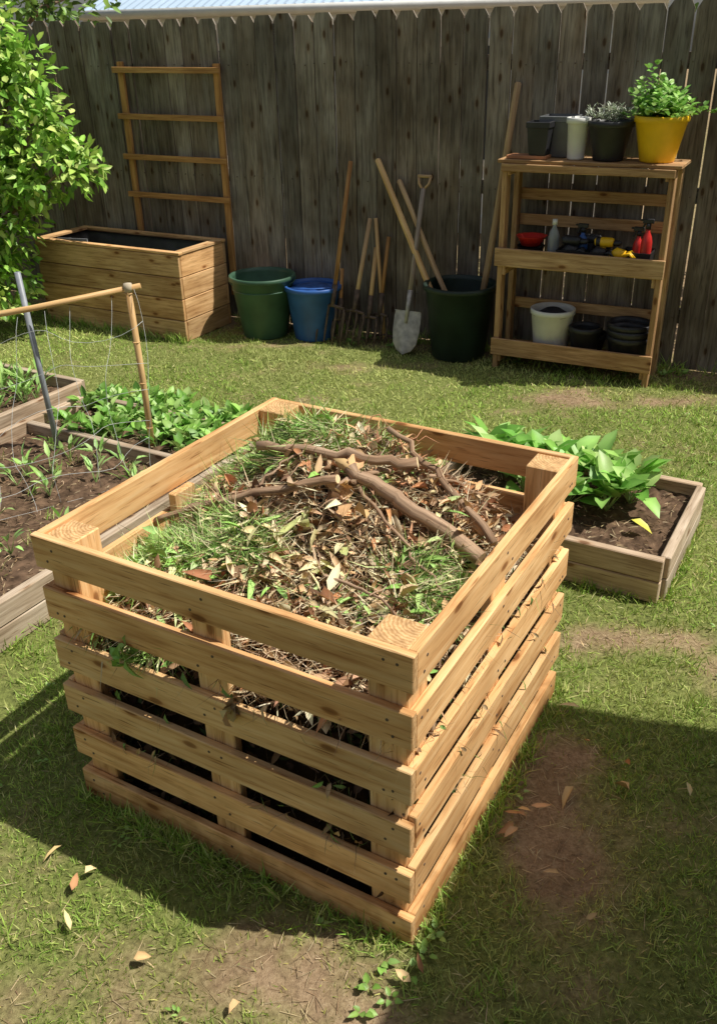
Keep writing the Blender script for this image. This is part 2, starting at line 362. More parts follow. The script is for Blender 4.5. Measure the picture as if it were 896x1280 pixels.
n=len(fixed)+12;x=rng.uniform(-1.1,1.6,n);y=rng.uniform(1.15,3.2,n)
for i,(a,b) in enumerate(fixed): x[i]=a;y[i]=b
k=~inrect(x,y,.03);x=x[k];y=y[k];n=len(x)
D=np.stack([rng.normal(size=n),rng.normal(size=n),rng.uniform(0,.2,n)],1)
v,t,c=leaves(np.stack([x,y,np.full(n,.03)],1),D,np.tile(Z,(n,1))+rng.normal(0,.35,(n,3)),rng.uniform(.03,.075,n),rng.uniform(.012,.03,n),colmix(n,[(.5,.28,.13),(.62,.42,.22),(.38,.2,.09),(.66,.52,.28)]),rng.uniform(-.4,.5,n),rng.uniform(.1,.7,n))
arrmesh('fallen_leaves',v,t,c,M_dry)

# ------------------------------------------------------------------ compost bin
cb=empty('compost_bin',tuple(bin_(BW/2,BD/2)))
def pallet(name,P,L,ins):
    b=MB();w=.098
    for i in range(6):
        z=w/2+i*(BH-w)/5;j=rng.uniform(-.005,.005);k=rng.uniform(-.006,.006)
        if i in (0,5): j*=.3;k*=.3
        s0,s1=ins
        g=1+rng.uniform(-.2,.10);h=rng.uniform(-.03,.06)
        b.board(P(s0+rng.uniform(-.006,.004),.011,z+j),P(L-s1+rng.uniform(-.004,.005),.011+rng.uniform(-.001,.001),z+k),Z,w*rng.uniform(.95,1.02),.022,0,1,tint=(g*(1+h),g,g*(1-h),1))
    o=b.make(name,[M_pine,M_end],cb,.0025)
    b=MB();b.board(P(L*.49,.037,.0),P(L*.49,.037,.80),P(1,0,0)-P(0,0,0),.095,.028,0,1)
    b.make(name+'_support',[M_pine,M_end],cb,.0025)
    b=MB()
    for i in range(6):
        z=w/2+i*(BH-w)/5
        for s in (.045,.07,L*.47,L*.51,L-.045,L-.07):
            q=P(s+rng.normal(0,.004),0,z+rng.choice([-.022,.02])+rng.normal(0,.003));d=nrm(P(0,-1,0)-P(0,0,0))
            b.tube([q-d*.003,q+d*.0012],.0038,8,0)
    b.make(name+'_nails',[M_rust],cb)
pallet('front_slats',lambda s,o,z:bin_(s,o,z),BW,(0,0))
pallet('right_slats',lambda s,o,z:bin_(BW-o,s,z),BD,(.024,0))
pallet('left_slats',lambda s,o,z:bin_(o,s,z),BD,(.024,0))
pallet('back_slats',lambda s,o,z:bin_(s,BD-o,z),BW,(.024,.024))
b=MB();q=.098;h=q/2+.0235
for u,v_ in((h,h),(BW-h,h),(h,BD-h),(BW-h,BD-h)):
    b.board(bin_(u,v_,0),bin_(u,v_,.893+rng.uniform(-.004,.006)),e1,q,q,0,1)
b.make('corner_posts',[M_pine,M_end],cb,.003)
def heapz(u,v_):
    u=np.asarray(u);v_=np.asarray(v_)
    px=A0[0]-e1[0]*u+e2[0]*v_;py=A0[1]-e1[1]*u+e2[1]*v_
    g=np.exp(-(((px+.12)/.42)**2+((py-2.54)/.36)**2))
    ed=np.clip(np.minimum(np.minimum(u,BW-u),np.minimum(v_,BD-v_))/.25,0,1);ed=ed*ed*(3-2*ed)
    return .575+.19*g+.12*ed+.03*np.exp(-(((px-.1)/.4)**2+((py-2.2)/.3)**2))+(fbm(px*6.5,py*6.5,3)-.5)*.14*(.4+.6*ed)
k=56;U,Vv=np.meshgrid(np.linspace(.07,BW-.07,k),np.linspace(.07,BD-.07,k))
H=heapz(U,Vv)-.01
def wpts(U,Vv,H): return A0+(-e1)*U[...,None]+e2*Vv[...,None]+Z*H[...,None]
def uvof(p): return (p-A0)@(-e1),(p-A0)@e2
top=wpts(U,Vv,H).reshape(-1,3)
I=np.arange(k*k).reshape(k,k);a,b_,c,d=I[:-1,:-1],I[:-1,1:],I[1:,1:],I[1:,:-1]
tr=[np.concatenate([np.stack([a,b_,c],-1).reshape(-1,3),np.stack([a,c,d],-1).reshape(-1,3)])];vv=[top];nn=k*k
for edge in (I[0],I[-1],I[:,0],I[:,-1]):
    et=top[edge];ids=[edge];cen=bin_(BW/2,BD/2)
    for zf in np.linspace(.9,0,9):
        p=et.copy();p[:,2]=et[:,2]*zf+.005
        off=(fbm(np.arange(k)*.5+zf*20,np.full(k,zf*9.),14)-.35)*.09
        p[:,:2]+=(cen[:2]-p[:,:2])*np.maximum(off[:,None],-.0)
        vv.append(p);ids.append(np.arange(nn,nn+k));nn+=k
    for r in range(9):
        a,b2,c2,d2=ids[r][:-1],ids[r][1:],ids[r+1][1:],ids[r+1][:-1]
        tr.append(np.stack([a,b2,c2],-1));tr.append(np.stack([a,c2,d2],-1))
vv=np.concatenate(vv);hc=np.tile([.06,.038,.022],(len(vv),1))*(.4+fbm(vv[:,0]*20+vv[:,2]*9,vv[:,1]*20,8)[:,None])
arrmesh('compost_core',vv,np.concatenate(tr),hc,M_dry,cb,smooth=True)
def greenw(p):
    g=1.35*np.exp(-(((p[:,0]+.2)/.27)**2+((p[:,1]-2.66)/.25)**2))+.95*np.exp(-(((p[:,0]+.52)/.20)**2+((p[:,1]-2.2)/.28)**2))+.45*np.exp(-(((p[:,0]-.2)/.13)**2+((p[:,1]-2.02)/.09)**2))
    return g+(fbm(p[:,0]*7,p[:,1]*7,41)-.5)*1.4
def topP(n,lift=.02,r=rng):
    u=r.uniform(.05,BW-.05,n);v_=r.uniform(.05,BD-.05,n);return wpts(u,v_,heapz(u,v_)+r.uniform(-.005,lift,n))
parts=[]
def flow(P,spread=.5):
    a=fbm(P[:,0]*7,P[:,1]*7,91,2)*14+rng.normal(0,spread,len(P));return np.stack([np.cos(a),np.sin(a)],1)
P=topP(46000,.045);g=greenw(P);P=P[(g>.36)];n=len(P)
D=np.concatenate([flow(P,.7),rng.normal(.05,.3,(n,1))],1)
cm=colmix(n,[(.25,.42,.10),(.38,.55,.16),(.13,.24,.055),(.54,.62,.28),(.72,.66,.40)],[.3,.3,.14,.15,.11],.25)
cm*=(.65+.8*fbm(P[:,0]*14,P[:,1]*14,71,2))[:,None]
parts.append(blades(P,D,rng.uniform(.03,.12,n),rng.uniform(.002,.005,n),cm,.9))
P=topP(2000,.05);g=greenw(P);P=P[g>.2];n=len(P)
D=np.stack([rng.normal(size=n),rng.normal(size=n),rng.normal(.2,.35,n)],1)
parts.append(leaves(P,D,np.tile(Z,(n,1))+rng.normal(0,.5,(n,3)),rng.uniform(.03,.09,n),rng.uniform(.008,.026,n),colmix(n,[(.26,.46,.11),(.38,.56,.18),(.5,.6,.28),(.66,.6,.32)]),.3,.3))
P=topP(8500,.045);g=greenw(P);P=P[g<.5];n=len(P)
D=np.stack([rng.normal(size=n),rng.normal(size=n),rng.normal(.1,.4,n)],1)
sz=rng.choice([.5,.85,1.3],n,p=[.55,.35,.10])
parts.append(leaves(P,D,np.tile(Z,(n,1))+rng.normal(0,.6,(n,3)),rng.uniform(.03,.065,n)*sz,rng.uniform(.010,.032,n)*sz,colmix(n,[(.58,.39,.23),(.36,.21,.12),(.70,.54,.34),(.5,.24,.12),(.80,.70,.47),(.17,.10,.06)],[.25,.2,.22,.08,.13,.12],.28),rng.uniform(-.8,1.,n),rng.uniform(-.2,1.1,n)))
P=topP(420,.055);n=len(P);D=np.stack([rng.normal(size=n),rng.normal(size=n),rng.normal(.1,.3,n)],1)
parts.append(leaves(P,D,np.tile(Z,(n,1))+rng.normal(0,.5,(n,3)),rng.uniform(.02,.055,n),rng.uniform(.01,.026,n),colmix(n,[(.58,.38,.2),(.7,.54,.33),(.36,.2,.11)]),rng.uniform(-.6,.8,n),.5))
P=topP(15000,.045);g=greenw(P);P=P[g<.9];n=len(P)
D=np.concatenate([flow(P,1.2),rng.normal(.1,.35,(n,1))],1)
parts.append(blades(P,D,rng.uniform(.03,.12,n),rng.uniform(.0015,.0035,n),colmix(n,[(.70,.57,.37),(.52,.37,.22),(.28,.18,.11),(.8,.7,.48)]),.7))
def clump(cx,cy,n,sd,L,W,cols,zup=.03):
    x=rng.normal(cx,sd,n);y=rng.normal(cy,sd,n);u=(x-A0[0])*(-e1[0])+(y-A0[1])*(-e1[1]);v_=(x-A0[0])*e2[0]+(y-A0[1])*e2[1]
    k=(u>.05)&(u<BW-.05)&(v_>.05)&(v_<BD-.05);u=u[k];v_=v_[k];m=len(u);P=wpts(u,v_,heapz(u,v_)+rng.uniform(.01,zup+.01,m))
    D=np.stack([rng.normal(size=m),rng.normal(size=m),rng.normal(.2,.4,m)],1)
    return leaves(P,D,np.tile(Z,(m,1))+rng.normal(0,.5,(m,3)),rng.uniform(.6,1.2,m)*L,rng.uniform(.6,1.1,m)*W,colmix(m,cols),rng.uniform(-.5,.8,m),rng.uniform(0,.8,m))
parts.append(clump(-.16,2.10,44,.075,.075,.036,[(.70,.63,.32),(.56,.57,.24),(.78,.66,.42)],.05))
parts.append(clump(-.02,2.22,12,.04,.085,.05,[(.66,.42,.21),(.54,.32,.16)],.07))
parts.append(clump(.2,2.55,190,.10,.05,.012,[(.58,.34,.17),(.42,.22,.11),(.68,.45,.25)],.09))
parts.append(clump(.33,2.4,120,.09,.045,.024,[(.6,.38,.22),(.5,.23,.11)],.05))
parts.append(clump(-.60,2.25,30,.05,.08,.034,[(.26,.48,.11),(.36,.56,.18)],.07))
parts.append(clump(-.62,2.05,24,.04,.08,.034,[(.26,.48,.11),(.36,.56,.18)],.07))
for side in range(4):
    n=1700;s=rng.uniform(.04,1.05,n);zz=rng.uniform(.02,.64,n)**.8*.64**.2;o=rng.uniform(.045,.08,n)
    if side==0: u,v_=s,o
    elif side==1: u,v_=BW-o,s
    elif side==2: u,v_=o,s
    else: u,v_=s,BD-o
    P=wpts(u,v_,zz);out=[-e2,-e1,e1,e2][side]
    D=np.tile(out,(n,1))*rng.uniform(-.3,.2,(n,1))+rng.normal(0,.6,(n,3))-Z*.2
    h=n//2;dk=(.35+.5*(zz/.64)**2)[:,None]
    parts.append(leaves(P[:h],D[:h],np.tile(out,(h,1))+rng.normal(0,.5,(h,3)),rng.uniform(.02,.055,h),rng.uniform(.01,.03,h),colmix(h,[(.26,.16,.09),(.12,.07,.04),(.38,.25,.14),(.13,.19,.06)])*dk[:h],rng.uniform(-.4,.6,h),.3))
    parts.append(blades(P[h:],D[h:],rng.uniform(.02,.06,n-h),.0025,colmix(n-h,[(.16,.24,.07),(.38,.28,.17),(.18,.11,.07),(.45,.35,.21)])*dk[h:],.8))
    n=34;s=rng.uniform(.1,1.0,n);gi=rng.integers(1,5,n);zz=.098+.0313+gi*.1604+rng.uniform(-.015,.02,n);o=rng.uniform(.0,.02,n)
    if side==0: u,v_=s,o
    elif side==1: u,v_=BW-o,s
    elif side==2: u,v_=o,s
    else: u,v_=s,BD-o
    P=wpts(u,v_,zz);k=zz<.7;P=P[k];n=len(P);D=np.tile(out,(n,1))*.6+rng.normal(0,.5,(n,3))-Z*.7
    parts.append(leaves(P,D,np.tile(out,(n,1))+rng.normal(0,.3,(n,3)),rng.uniform(.02,.055,n),rng.uniform(.006,.018,n),colmix(n,[(.5,.34,.19),(.32,.2,.11),(.2,.32,.09)]),.5,.3))
    P=np.repeat(P,5,0)+rng.normal(0,.015,(len(P)*5,3));n=len(P);D=np.tile(out,(n,1))*.3+rng.normal(0,.6,(n,3))-Z*.6
    parts.append(blades(P,D,rng.uniform(.02,.06,n),.0016,colmix(n,[(.22,.32,.09),(.40,.29,.18),(.26,.17,.1)]),1.))
P=bin_(.62,-.005,.60)+rng.normal(0,.018,(9,3));D=rng.normal(0,.5,(9,3))-Z*1.-e2*.3
parts.append(leaves(P,D,np.tile(-e2,(9,1))+rng.normal(0,.4,(9,3)),rng.uniform(.05,.09,9),rng.uniform(.025,.045,9),colmix(9,[(.55,.4,.24),(.42,.28,.16)]),.4,.4))
P=bin_(.27,-.005,.61)+rng.normal(0,.03,(14,3));D=rng.normal(0,.5,(14,3))-Z*.6-e2*.3
parts.append(leaves(P,D,np.tile(-e2,(14,1))+rng.normal(0,.4,(14,3)),rng.uniform(.04,.08,14),rng.uniform(.02,.035,14),colmix(14,[(.22,.4,.09),(.32,.48,.14)]),.4,.3))
v,t,c=merge(parts);arrmesh('compost_litter',v,t,c,M_dry,cb)
b=MB()
def onheap(p,r):
    u,v_=uvof(p);u=min(max(u,.06),BW-.06);v_=min(max(v_,.06),BD-.06);return float(heapz(u,v_))+r+.035
def branch(p0,p1,r0,r1,k=13,wig=.014,cap=None,rest=False,lift=0,frac=.9):
    p0=V(*p0);p1=V(*p1);ps=[];rs=[]
    if rest:
        zs=[onheap(p0*(1-t)+p1*t,max(r0,r1)*.6) for t in np.linspace(0,1,k)]
        up_=max(zs[i]-((1-i/(k-1))*zs[0]+i/(k-1)*zs[-1]) for i in range(k))*frac
        p0[2]=zs[0]+up_+lift;p1[2]=zs[-1]+up_+lift
    for i in range(k):
        t=i/(k-1);w=math.sin(t*math.pi)
        ps.append(p0*(1-t)+p1*t+rng.normal(0,wig*.45,3)*V(1,1,.5)+V(0,0,w*wig*.6));rs.append((r0*(1-t)+r1*t)*rng.uniform(.86,1.14))
    b.tube(ps,rs,9,0,cap=cap,tint=(1.15,1.1,1.05,1));return ps
branch((-.62,2.35,0),(-.06,2.235,0),.012,.012,cap=1,rest=True,lift=.01)
branch((-.30,2.44,0),(.17,2.28,0),.014,.015,cap=1,rest=True,lift=.01)
branch((-.02,2.29,0),(.33,2.09,0),.020,.022,cap=1,rest=True,lift=.0,frac=.7)
branch((.11,2.47,0),(.37,2.13,0),.009,.012,cap=1,rest=True,lift=.02,frac=.8)
for p0,p1,r0,r1 in [((-.06,2.235,0),(.09,2.33,0),.010,.007),((.1,2.45,0),(.03,2.62,0),.006,.003),((.12,2.36,0),(.31,2.40,0),.008,.003),((.2,2.3,0),(.42,2.36,0),.006,.003),((.0,2.24,0),(.22,1.93,0),.006,.003),((-.1,2.0,0),(.1,1.8,0),.005,.003),((.0,2.66,0),(.3,2.55,0),.004,.002),((-.3,2.3,0),(-.1,2.42,0),.005,.002)]:
    branch(p0,p1,r0,r1,cap=1,rest=True,lift=.01)
for i in range(90):
    p=topP(1,.03)[0]
    if greenw(p[None])[0]>.8: continue
    a=rng.uniform(0,6.28);L=rng.uniform(.06,.2);p1=p+V(math.cos(a)*L,math.sin(a)*L,rng.uniform(-.02,.06))
    s=uvof(p1)
    if not(.05<s[0]<BW-.05 and .05<s[1]<BD-.05): continue
    r=rng.uniform(.0015,.0035);branch(p+Z*.01,p1+Z*.01,r,r*.5,5,.008)
for i in range(60):
    p=V(rng.normal(.19,.08),rng.normal(2.56,.07),0);a=rng.uniform(0,6.28);L=rng.uniform(.06,.17);d=V(math.cos(a),math.sin(a),0);s_=V(-d[1],d[0],0)*rng.uniform(-.5,.5)
    p[2]=onheap(p,0)-.02
    pts=[p+d*L*t+s_*L*t*t+Z*(.09*math.sin(t*2.6)*rng.uniform(.6,1)) for t in np.linspace(0,1,7)]
    if all(.05<uvof(q_)[0]<BW-.05 and .05<uvof(q_)[1]<BD-.05 for q_ in pts): b.tube(pts,[.0028,.0026,.0024,.002,.0018,.0014,.0008],5,0,tint=(1.6,1.15,.9,1))
b.make('branches',[M_bark,M_cut],cb)

# ------------------------------------------------------------------ raised beds
def bed(name,c,a,bv,la,lb,h=.2,th=.04,mat=M_bed,soilh=.13,cross=None,rows=2):
    e=empty(name,tuple(c+a*la/2+bv*lb/2));b=MB();hh=h/rows
    for r in range(rows):
        z=hh*(r+.5);w=hh-.004
        b.board(c+Z*z,c+a*la+Z*z,Z,w,th);b.board(c+bv*lb+Z*z,c+bv*lb+a*la+Z*z,Z,w,th)
        b.board(c+bv*(th/2+.001)+Z*z,c+bv*(lb-th/2-.001)+Z*(z),Z,w,th);b.board(c+a*la+bv*(th/2+.001)+Z*z,c+a*la+bv*(lb-th/2-.001)+Z*z,Z,w,th)
    if cross: b.board(c+bv*cross+a*(th/2+.001)+Z*(h-.055),c+bv*cross+a*(la-th/2-.001)+Z*(h-.055),Z,.1,th)
    b.make('bed_frame',[mat],e,.004)
    k=60;S,T=np.meshgrid(np.linspace(th*.3,la-th*.3,k),np.linspace(th*.3,lb-th*.3,k))
    Pp=c+a*S[...,None]+bv*T[...,None];Hh=soilh+(fbm(Pp[...,0]*14,Pp[...,1]*14,6)-.5)*.05+(fbm(Pp[...,0]*50,Pp[...,1]*50,16)-.5)*.04
    Pp=Pp+Z*Hh[...,None];I=np.arange(k*k).reshape(k,k);a_,b_,c_,d_=I[:-1,:-1],I[:-1,1:],I[1:,1:],I[1:,:-1]
    arrmesh('bed_soil',Pp.reshape(-1,3),np.concatenate([np.stack([a_,b_,c_],-1).reshape(-1,3),np.stack([a_,c_,d_],-1).reshape(-1,3)]),np.ones((k*k,3)),M_soil,e,smooth=True)
    n=int(800*la*lb);s=rng.uniform(.05,la-.05,n);tt=rng.uniform(.05,lb-.05,n);P=c+a*s[:,None]+bv*tt[:,None]+Z*(soilh+.015)
    D=np.stack([rng.normal(size=n),rng.normal(size=n),rng.uniform(-.1,.2,n)],1)
    v,t,cc=blades(P,D,rng.uniform(.01,.05,n),.004,colmix(n,[(.42,.31,.18),(.27,.18,.1),(.5,.4,.25)]),.4);arrmesh('mulch',v,t,cc,M_dry,e)
    return e
bed('raised_garden_bed',bedR['c'],e1,e2,1.1,.74)
bed('raised_garden_bed',bedL['c'],e1,-e2,1.3,2.75,cross=.45)
bed('raised_garden_bed',bedF['c'],e1,-e2,1.3,2.2)
def leafyplant(p,n,L,W,cols,stem=.5,up=.8):
    p=np.array(p);th=rng.uniform(0,6.28,n);el=rng.uniform(up*.5,up*2.2,n);D0=nrmA(np.stack([np.cos(th),np.sin(th),el],1))
    LL=rng.uniform(.55,1.1,n)*L;base=p+D0*(LL*stem)[:,None]
    D=D0.copy();D[:,2]-=rng.uniform(.1,.6,n)
    lf=leaves(base,D,np.tile(Z,(n,1))+rng.normal(0,.25,(n,3)),LL,rng.uniform(.8,1.1,n)*W,colmix(n,cols,var=.25),rng.uniform(.1,.5,n),rng.uniform(.05,.35,n))
    st=blades(np.repeat(p[None],n,0),D0,LL*stem*1.15,.006,np.tile([.4,.55,.2],(n,1)),.05);return [lf,st]
lc=[(.27,.54,.10),(.38,.63,.16),(.17,.38,.06),(.5,.70,.25)]
parts=[]
for s,t in ((.26,.50),(.38,.56),(.52,.5),(.68,.56),(.84,.5),(.33,.38),(.50,.36),(.70,.38),(.92,.55),(.60,.62),(.45,.64),(.30,.60),(.8,.62),(.98,.62)):
    parts+=leafyplant(bedR['c']+e1*s+e2*t+Z*.15,19,.13,.095,lc,.95,1.5)
P=(bedR['c']+e1*.20+e2*.28+Z*.19)[None];parts.append(leaves(P,V(.6,-.4,-.1)[None],Z[None],V(.1)[0:1],V(.055)[0:1],np.array([[.85,.78,.12]]),.3,.2))
v,t,c=merge(parts);arrmesh('leafy_greens',v,t,c,M_leaf)
parts=[]
for i in range(85):
    s=rng.uniform(.03,1.25);t=rng.uniform(-.2,.38)
    parts+=leafyplant(bedL['c']+e1*s-e2*t+Z*.12,14,.07,.052,[(.23,.46,.08),(.34,.56,.13),(.15,.32,.05),(.44,.62,.2)],1.1,1.5)
v,t,c=merge(parts);arrmesh('bean_plants',v,t,c,M_leaf)
parts=[]
for i in range(28):
    s=rng.uniform(.25,1.2);t=rng.uniform(.5,1.5)
    parts+=leafyplant(bedL['c']+e1*s-e2*t+Z*.13,rng.integers(6,11),.085,.026,[(.30,.52,.12),(.40,.60,.2)],1.0,1.7)
for i in range(40):
    s=rng.uniform(.05,1.2);t=rng.uniform(.5,2.4);parts.append(tuft(bedL['c']+e1*s-e2*t+Z*.13,10,.015,.1,gc))
v,t,c=merge(parts);arrmesh('vegetable_seedlings',v,t,c,M_leaf)
parts=[]
for i in range(46):
    s=rng.uniform(.05,1.0);t=rng.uniform(.05,1.2)
    parts+=leafyplant(bedF['c']+e1*s-e2*t+Z*.12,12,.10,.022,[(.26,.46,.1),(.36,.56,.16)],.9,1.9)
v,t,c=merge(parts);arrmesh('vegetable_seedlings',v,t,c,M_leaf)

# ------------------------------------------------------------------ netting frame
nf=empty('netting_frame',(-1.4,4.25,0))
b=MB()
pA=V(-1.07,4.30,.0);tA=V(-1.09,4.33,.96)
b.tube([pA,(pA+tA)/2+V(.004,0,0),tA],[.018,.016,.016],10)
for zf in (.25,.5,.72,.97): q_=pA*(1-zf)+tA*zf; b.tube([q_-Z*.004,q_,q_+Z*.004],[.017,.0205,.017],10)
b.tube([V(-1.03,4.34,.965),V(-1.55,4.27,.885),V(-2.3,4.14,.80)],[.014,.015,.016],10)
b.make('bamboo_canes',[M_bam],nf)
b=MB();b.tube([V(-1.56,4.30,0),V(-1.60,4.31,1.05)],.0145,10);b.make('metal_stake',[plain('grey_stake',(.26,.28,.31),.45,.2,20)],nf)
b=MB();b.lathe([(.0,0),(.02,.0),(.023,.02),(.02,.04),(.0,.042)],tA-Z*.02,12);b.make('tie',[plain('tie_cloth',(.5,.42,.3),.9)],nf)
b=MB()
def netp(s,t):
    top=V(-1.06,4.32,.955)*(1-s)+V(-2.2,4.15,.80)*s;bot=V(-.98,4.02,.15)*(1-s)+V(-1.95,3.05,.15)*s
    p=top*(1-t)+bot*t;p=p+V(.0,-.08,-.09)*math.sin(t*3.14)+V(0,0,-.04)*math.sin(s*3.14*2.5)**2*(1-t)
    return p+V(.035*math.sin(s*17+t*5),.03*math.sin(s*9+t*11),.02*math.sin(t*19+s*13))
for i in range(9):
    b.tube([netp(i/8,t) for t in np.linspace(0,1,16)],.0011,3)
for j in range(1,7):
    b.tube([netp(s,(j/6)**1.2+.03*math.sin(s*8+j)) for s in np.linspace(0,1,22)],.0011,3)
b.make('wire_netting',[plain('net_wire',(.55,.57,.55),.4,.1)],nf)

# ------------------------------------------------------------------ fence
b=MB()
s=-10.0;base=V(0,FA,0)
while s<9:
    w=.148+rng.uniform(-.006,.006);hh=2.155+rng.uniform(-.014,.014);off=rng.uniform(-.006,.006);c=.028+rng.uniform(-.006,.004)
    g=1+rng.uniform(-.25,.2);h_=rng.uniform(-.04,.05);ln=rng.uniform(-.0035,.0035)
    poly=[(0,.01),(w,.01),(w+ln*2,hh-c*1.6),(w-c,hh),(c,hh),(ln*2,hh-c*1.6)]
    yw=rng.uniform(-.035,.035);ex=nrm(fx+fn*yw)
    b.prism(poly,base+fx*s+fn*off,ex,Z,-fn,.018,0,(g*(1+h_),g,g*(1-h_),1))
    s+=w+rng.uniform(.002,.012)
for z in (.35,1.1,1.85):
    b.board(base-fx*10-fn*.049+Z*z,base+fx*9-fn*.049+Z*z,Z,.09,.045)
for k in range(8): b.board(base+fx*(-9.5+k*2.4)-fn*.12,base+fx*(-9.5+k*2.4)-fn*.12+Z*2.0,fx,.09,.09)
b.make('wooden_fence',[M_fence])
b=MB()
for k in range(120):
    for z in (.35,1.1,1.85):
        for o in (.04,.11):
            q_=base+fx*(-9.98+k*.155+o+rng.normal(0,.004))+Z*(z+rng.normal(0,.006))+fn*.006;b.tube([q_-fn*.004,q_+fn*.003],.004,6,0)
b.make('fence_nails',[M_rust],bpy.data.objects['wooden_fence'])

# ------------------------------------------------------------------ planter box
pe=empty('planter_box',tuple(plc+pa*PLA/2+pb*PLB/2));b=MB();PH=.64
for r in range(4):
    hh=PH/4;z=hh*(r+.5);w=hh-.006;d=rng.uniform(-.002,.002)
    b.board(plc+pb*.013+Z*z-pb*d,plc+pa*PLA+pb*.013+Z*z,Z,w,.026);b.board(plc+pb*(PLB-.013)+Z*z,plc+pa*PLA+pb*(PLB-.013)+Z*z,Z,w,.026)
    b.board(plc+pa*.013+pb*.028+Z*z,plc+pa*.013+pb*(PLB-.028)+Z*z,Z,w,.026);b.board(plc+pa*(PLA-.013)+pb*.028+Z*z,plc+pa*(PLA-.013)+pb*(PLB-.028)+Z*z,Z,w,.026)
ct=PH+.011
b.board(plc-pa*.01+pb*.025+Z*ct,plc+pa*(PLA+.01)+pb*.025+Z*ct,pb,.05,.02);b.board(plc-pa*.01+pb*(PLB-.025)+Z*ct,plc+pa*(PLA+.01)+pb*(PLB-.025)+Z*ct,pb,.05,.02)
b.board(plc+pa*.03+pb*.051+Z*ct,plc+pa*.03+pb*(PLB-.051)+Z*ct,pa,.075,.02);b.board(plc+pa*(PLA-.03)+pb*.051+Z*ct,plc+pa*(PLA-.03)+pb*(PLB-.051)+Z*ct,pa,.075,.02)
b.make('planter_boards',[M_plant],pe,.003)
k=36;S,T=np.meshgrid(np.linspace(.028,PLA-.028,k),np.linspace(.028,PLB-.028,k))
Pp=plc+pa*S[...,None]+pb*T[...,None];ed=np.minimum(np.minimum(S-.028,PLA-.028-S)/.10,np.minimum(T-.028,PLB-.028-T)/.10).clip(0,1)
Pp=Pp+Z*(PH-.01-.12*ed+(fbm(S*14,T*14,8)-.5)*.14*ed)[...,None]
I=np.arange(k*k).reshape(k,k);a_,b_,c_,d_=I[:-1,:-1],I[:-1,1:],I[1:,1:],I[1:,:-1]
arrmesh('liner_and_soil',Pp.reshape(-1,3),np.concatenate([np.stack([a_,b_,c_],-1).reshape(-1,3),np.stack([a_,c_,d_],-1).reshape(-1,3)]),np.ones((k*k,3)),plain('black_liner',(.022,.02,.02),.5,.3,10),pe,smooth=True)
b=MB();b.board(plc+pa*1.0+pb*.14+Z*.615,plc+pa*1.32+pb*.14+Z*.6,Z,.09,.005);b.make('liner_flap',[plain('grey_liner',(.4,.41,.43),.6)],pe)

# ------------------------------------------------------------------ trellis
te=MB()
for xx,zt in ((-1.71,1.88),(-.94,1.86)):
    te.board(fen(xx,.026,.2),fen(xx,.02,zt),fx,.05,.025)
for z in (1.82,1.50,1.21,.93):
    te.board(fen(-1.76,.05,z+.006),fen(-.90,.05,z-.004),Z,.04,.02)
te.make('wooden_trellis',[M_trel],None,.002)

# ------------------------------------------------------------------ tubs
def tubprof(rb,rt,h,lip=.014,th=.006,inn=.02): return [(0,.003),(rb*.96,.003),(rb,.012),(rt,h-.035),(rt+.002,h-.034),(rt+lip,h-.032),(rt+lip,h-.003),(rt+lip-.004,h),(rt-th,h),(rt-th,h-.03),(rb-th,inn),(0,inn)]
P_green=plain('green_plastic',(.05,.115,.07),.45,.25,6);P_blue=plain('blue_plastic',(.035,.12,.38),.42,.25,6);P_dkgreen=plain('dark_green_plastic',(.014,.030,.022),.5,.35,6)
P_black=plain('black_plastic',(.022,.022,.025),.45,.3,10);P_white=plain('white_plastic',(.8,.8,.76),.4,.06,10);P_yel=plain('yellow_plastic',(.92,.55,.015),.4,.08,10)
P_red=plain('red_plastic',(.6,.03,.025),.35,.15,10);P_clear=plain('clear_plastic',(.5,.54,.55),.2,.1,10,trans=.5);P_smoke=plain('smoky_plastic',(.16,.165,.17),.25,.15,10)
te_=empty('green_garden_tub',(-.68,6.72,0));b=MB();b.lathe(tubprof(.17,.235,.46),(-.68,6.72,0),40)
z=.36;r=.17+(.065)*z/.425;b.lathe([(r-.002,z-.006),(r+.006,z),(r-.002,z+.006)],(-.68,6.72,0),40)
b.make('tub_body',[P_green],te_)
b=MB();pts=[V(-.68+.25*math.cos(a),6.72-.17*math.sin(a),.44-.07*math.sin(a)) for a in np.linspace(0,math.pi,14)];b.tube(pts,.006,8);b.make('handle',[P_green],te_)
te_=empty('blue_bucket',(-.30,6.62,0));b=MB();b.lathe(tubprof(.15,.2,.40),(-.30,6.62,0),40)
b.make('bucket_body',[P_blue],te_)
b=MB();pts=[V(-.30+.21*math.cos(a),6.62-.16*math.sin(a),.385+.02*math.sin(a)) for a in np.linspace(0,math.pi,14)];b.tube(pts,.005,8);b.make('handle',[P_blue],te_)
b=MB();b.lathe([(0,.40),(.1,.395),(.17,.375),(.19,.34)],(-.30,6.62,0),30);b.make('contents',[plain('blue_tarp',(.03,.10,.33),.4,.4,14,bump=1)],te_)
te_=empty('garden_bin',(.73,6.11,0));b=MB();b.lathe(tubprof(.185,.235,.51,.02),(.73,6.11,0),40);b.make('bin_body',[P_dkgreen],te_)

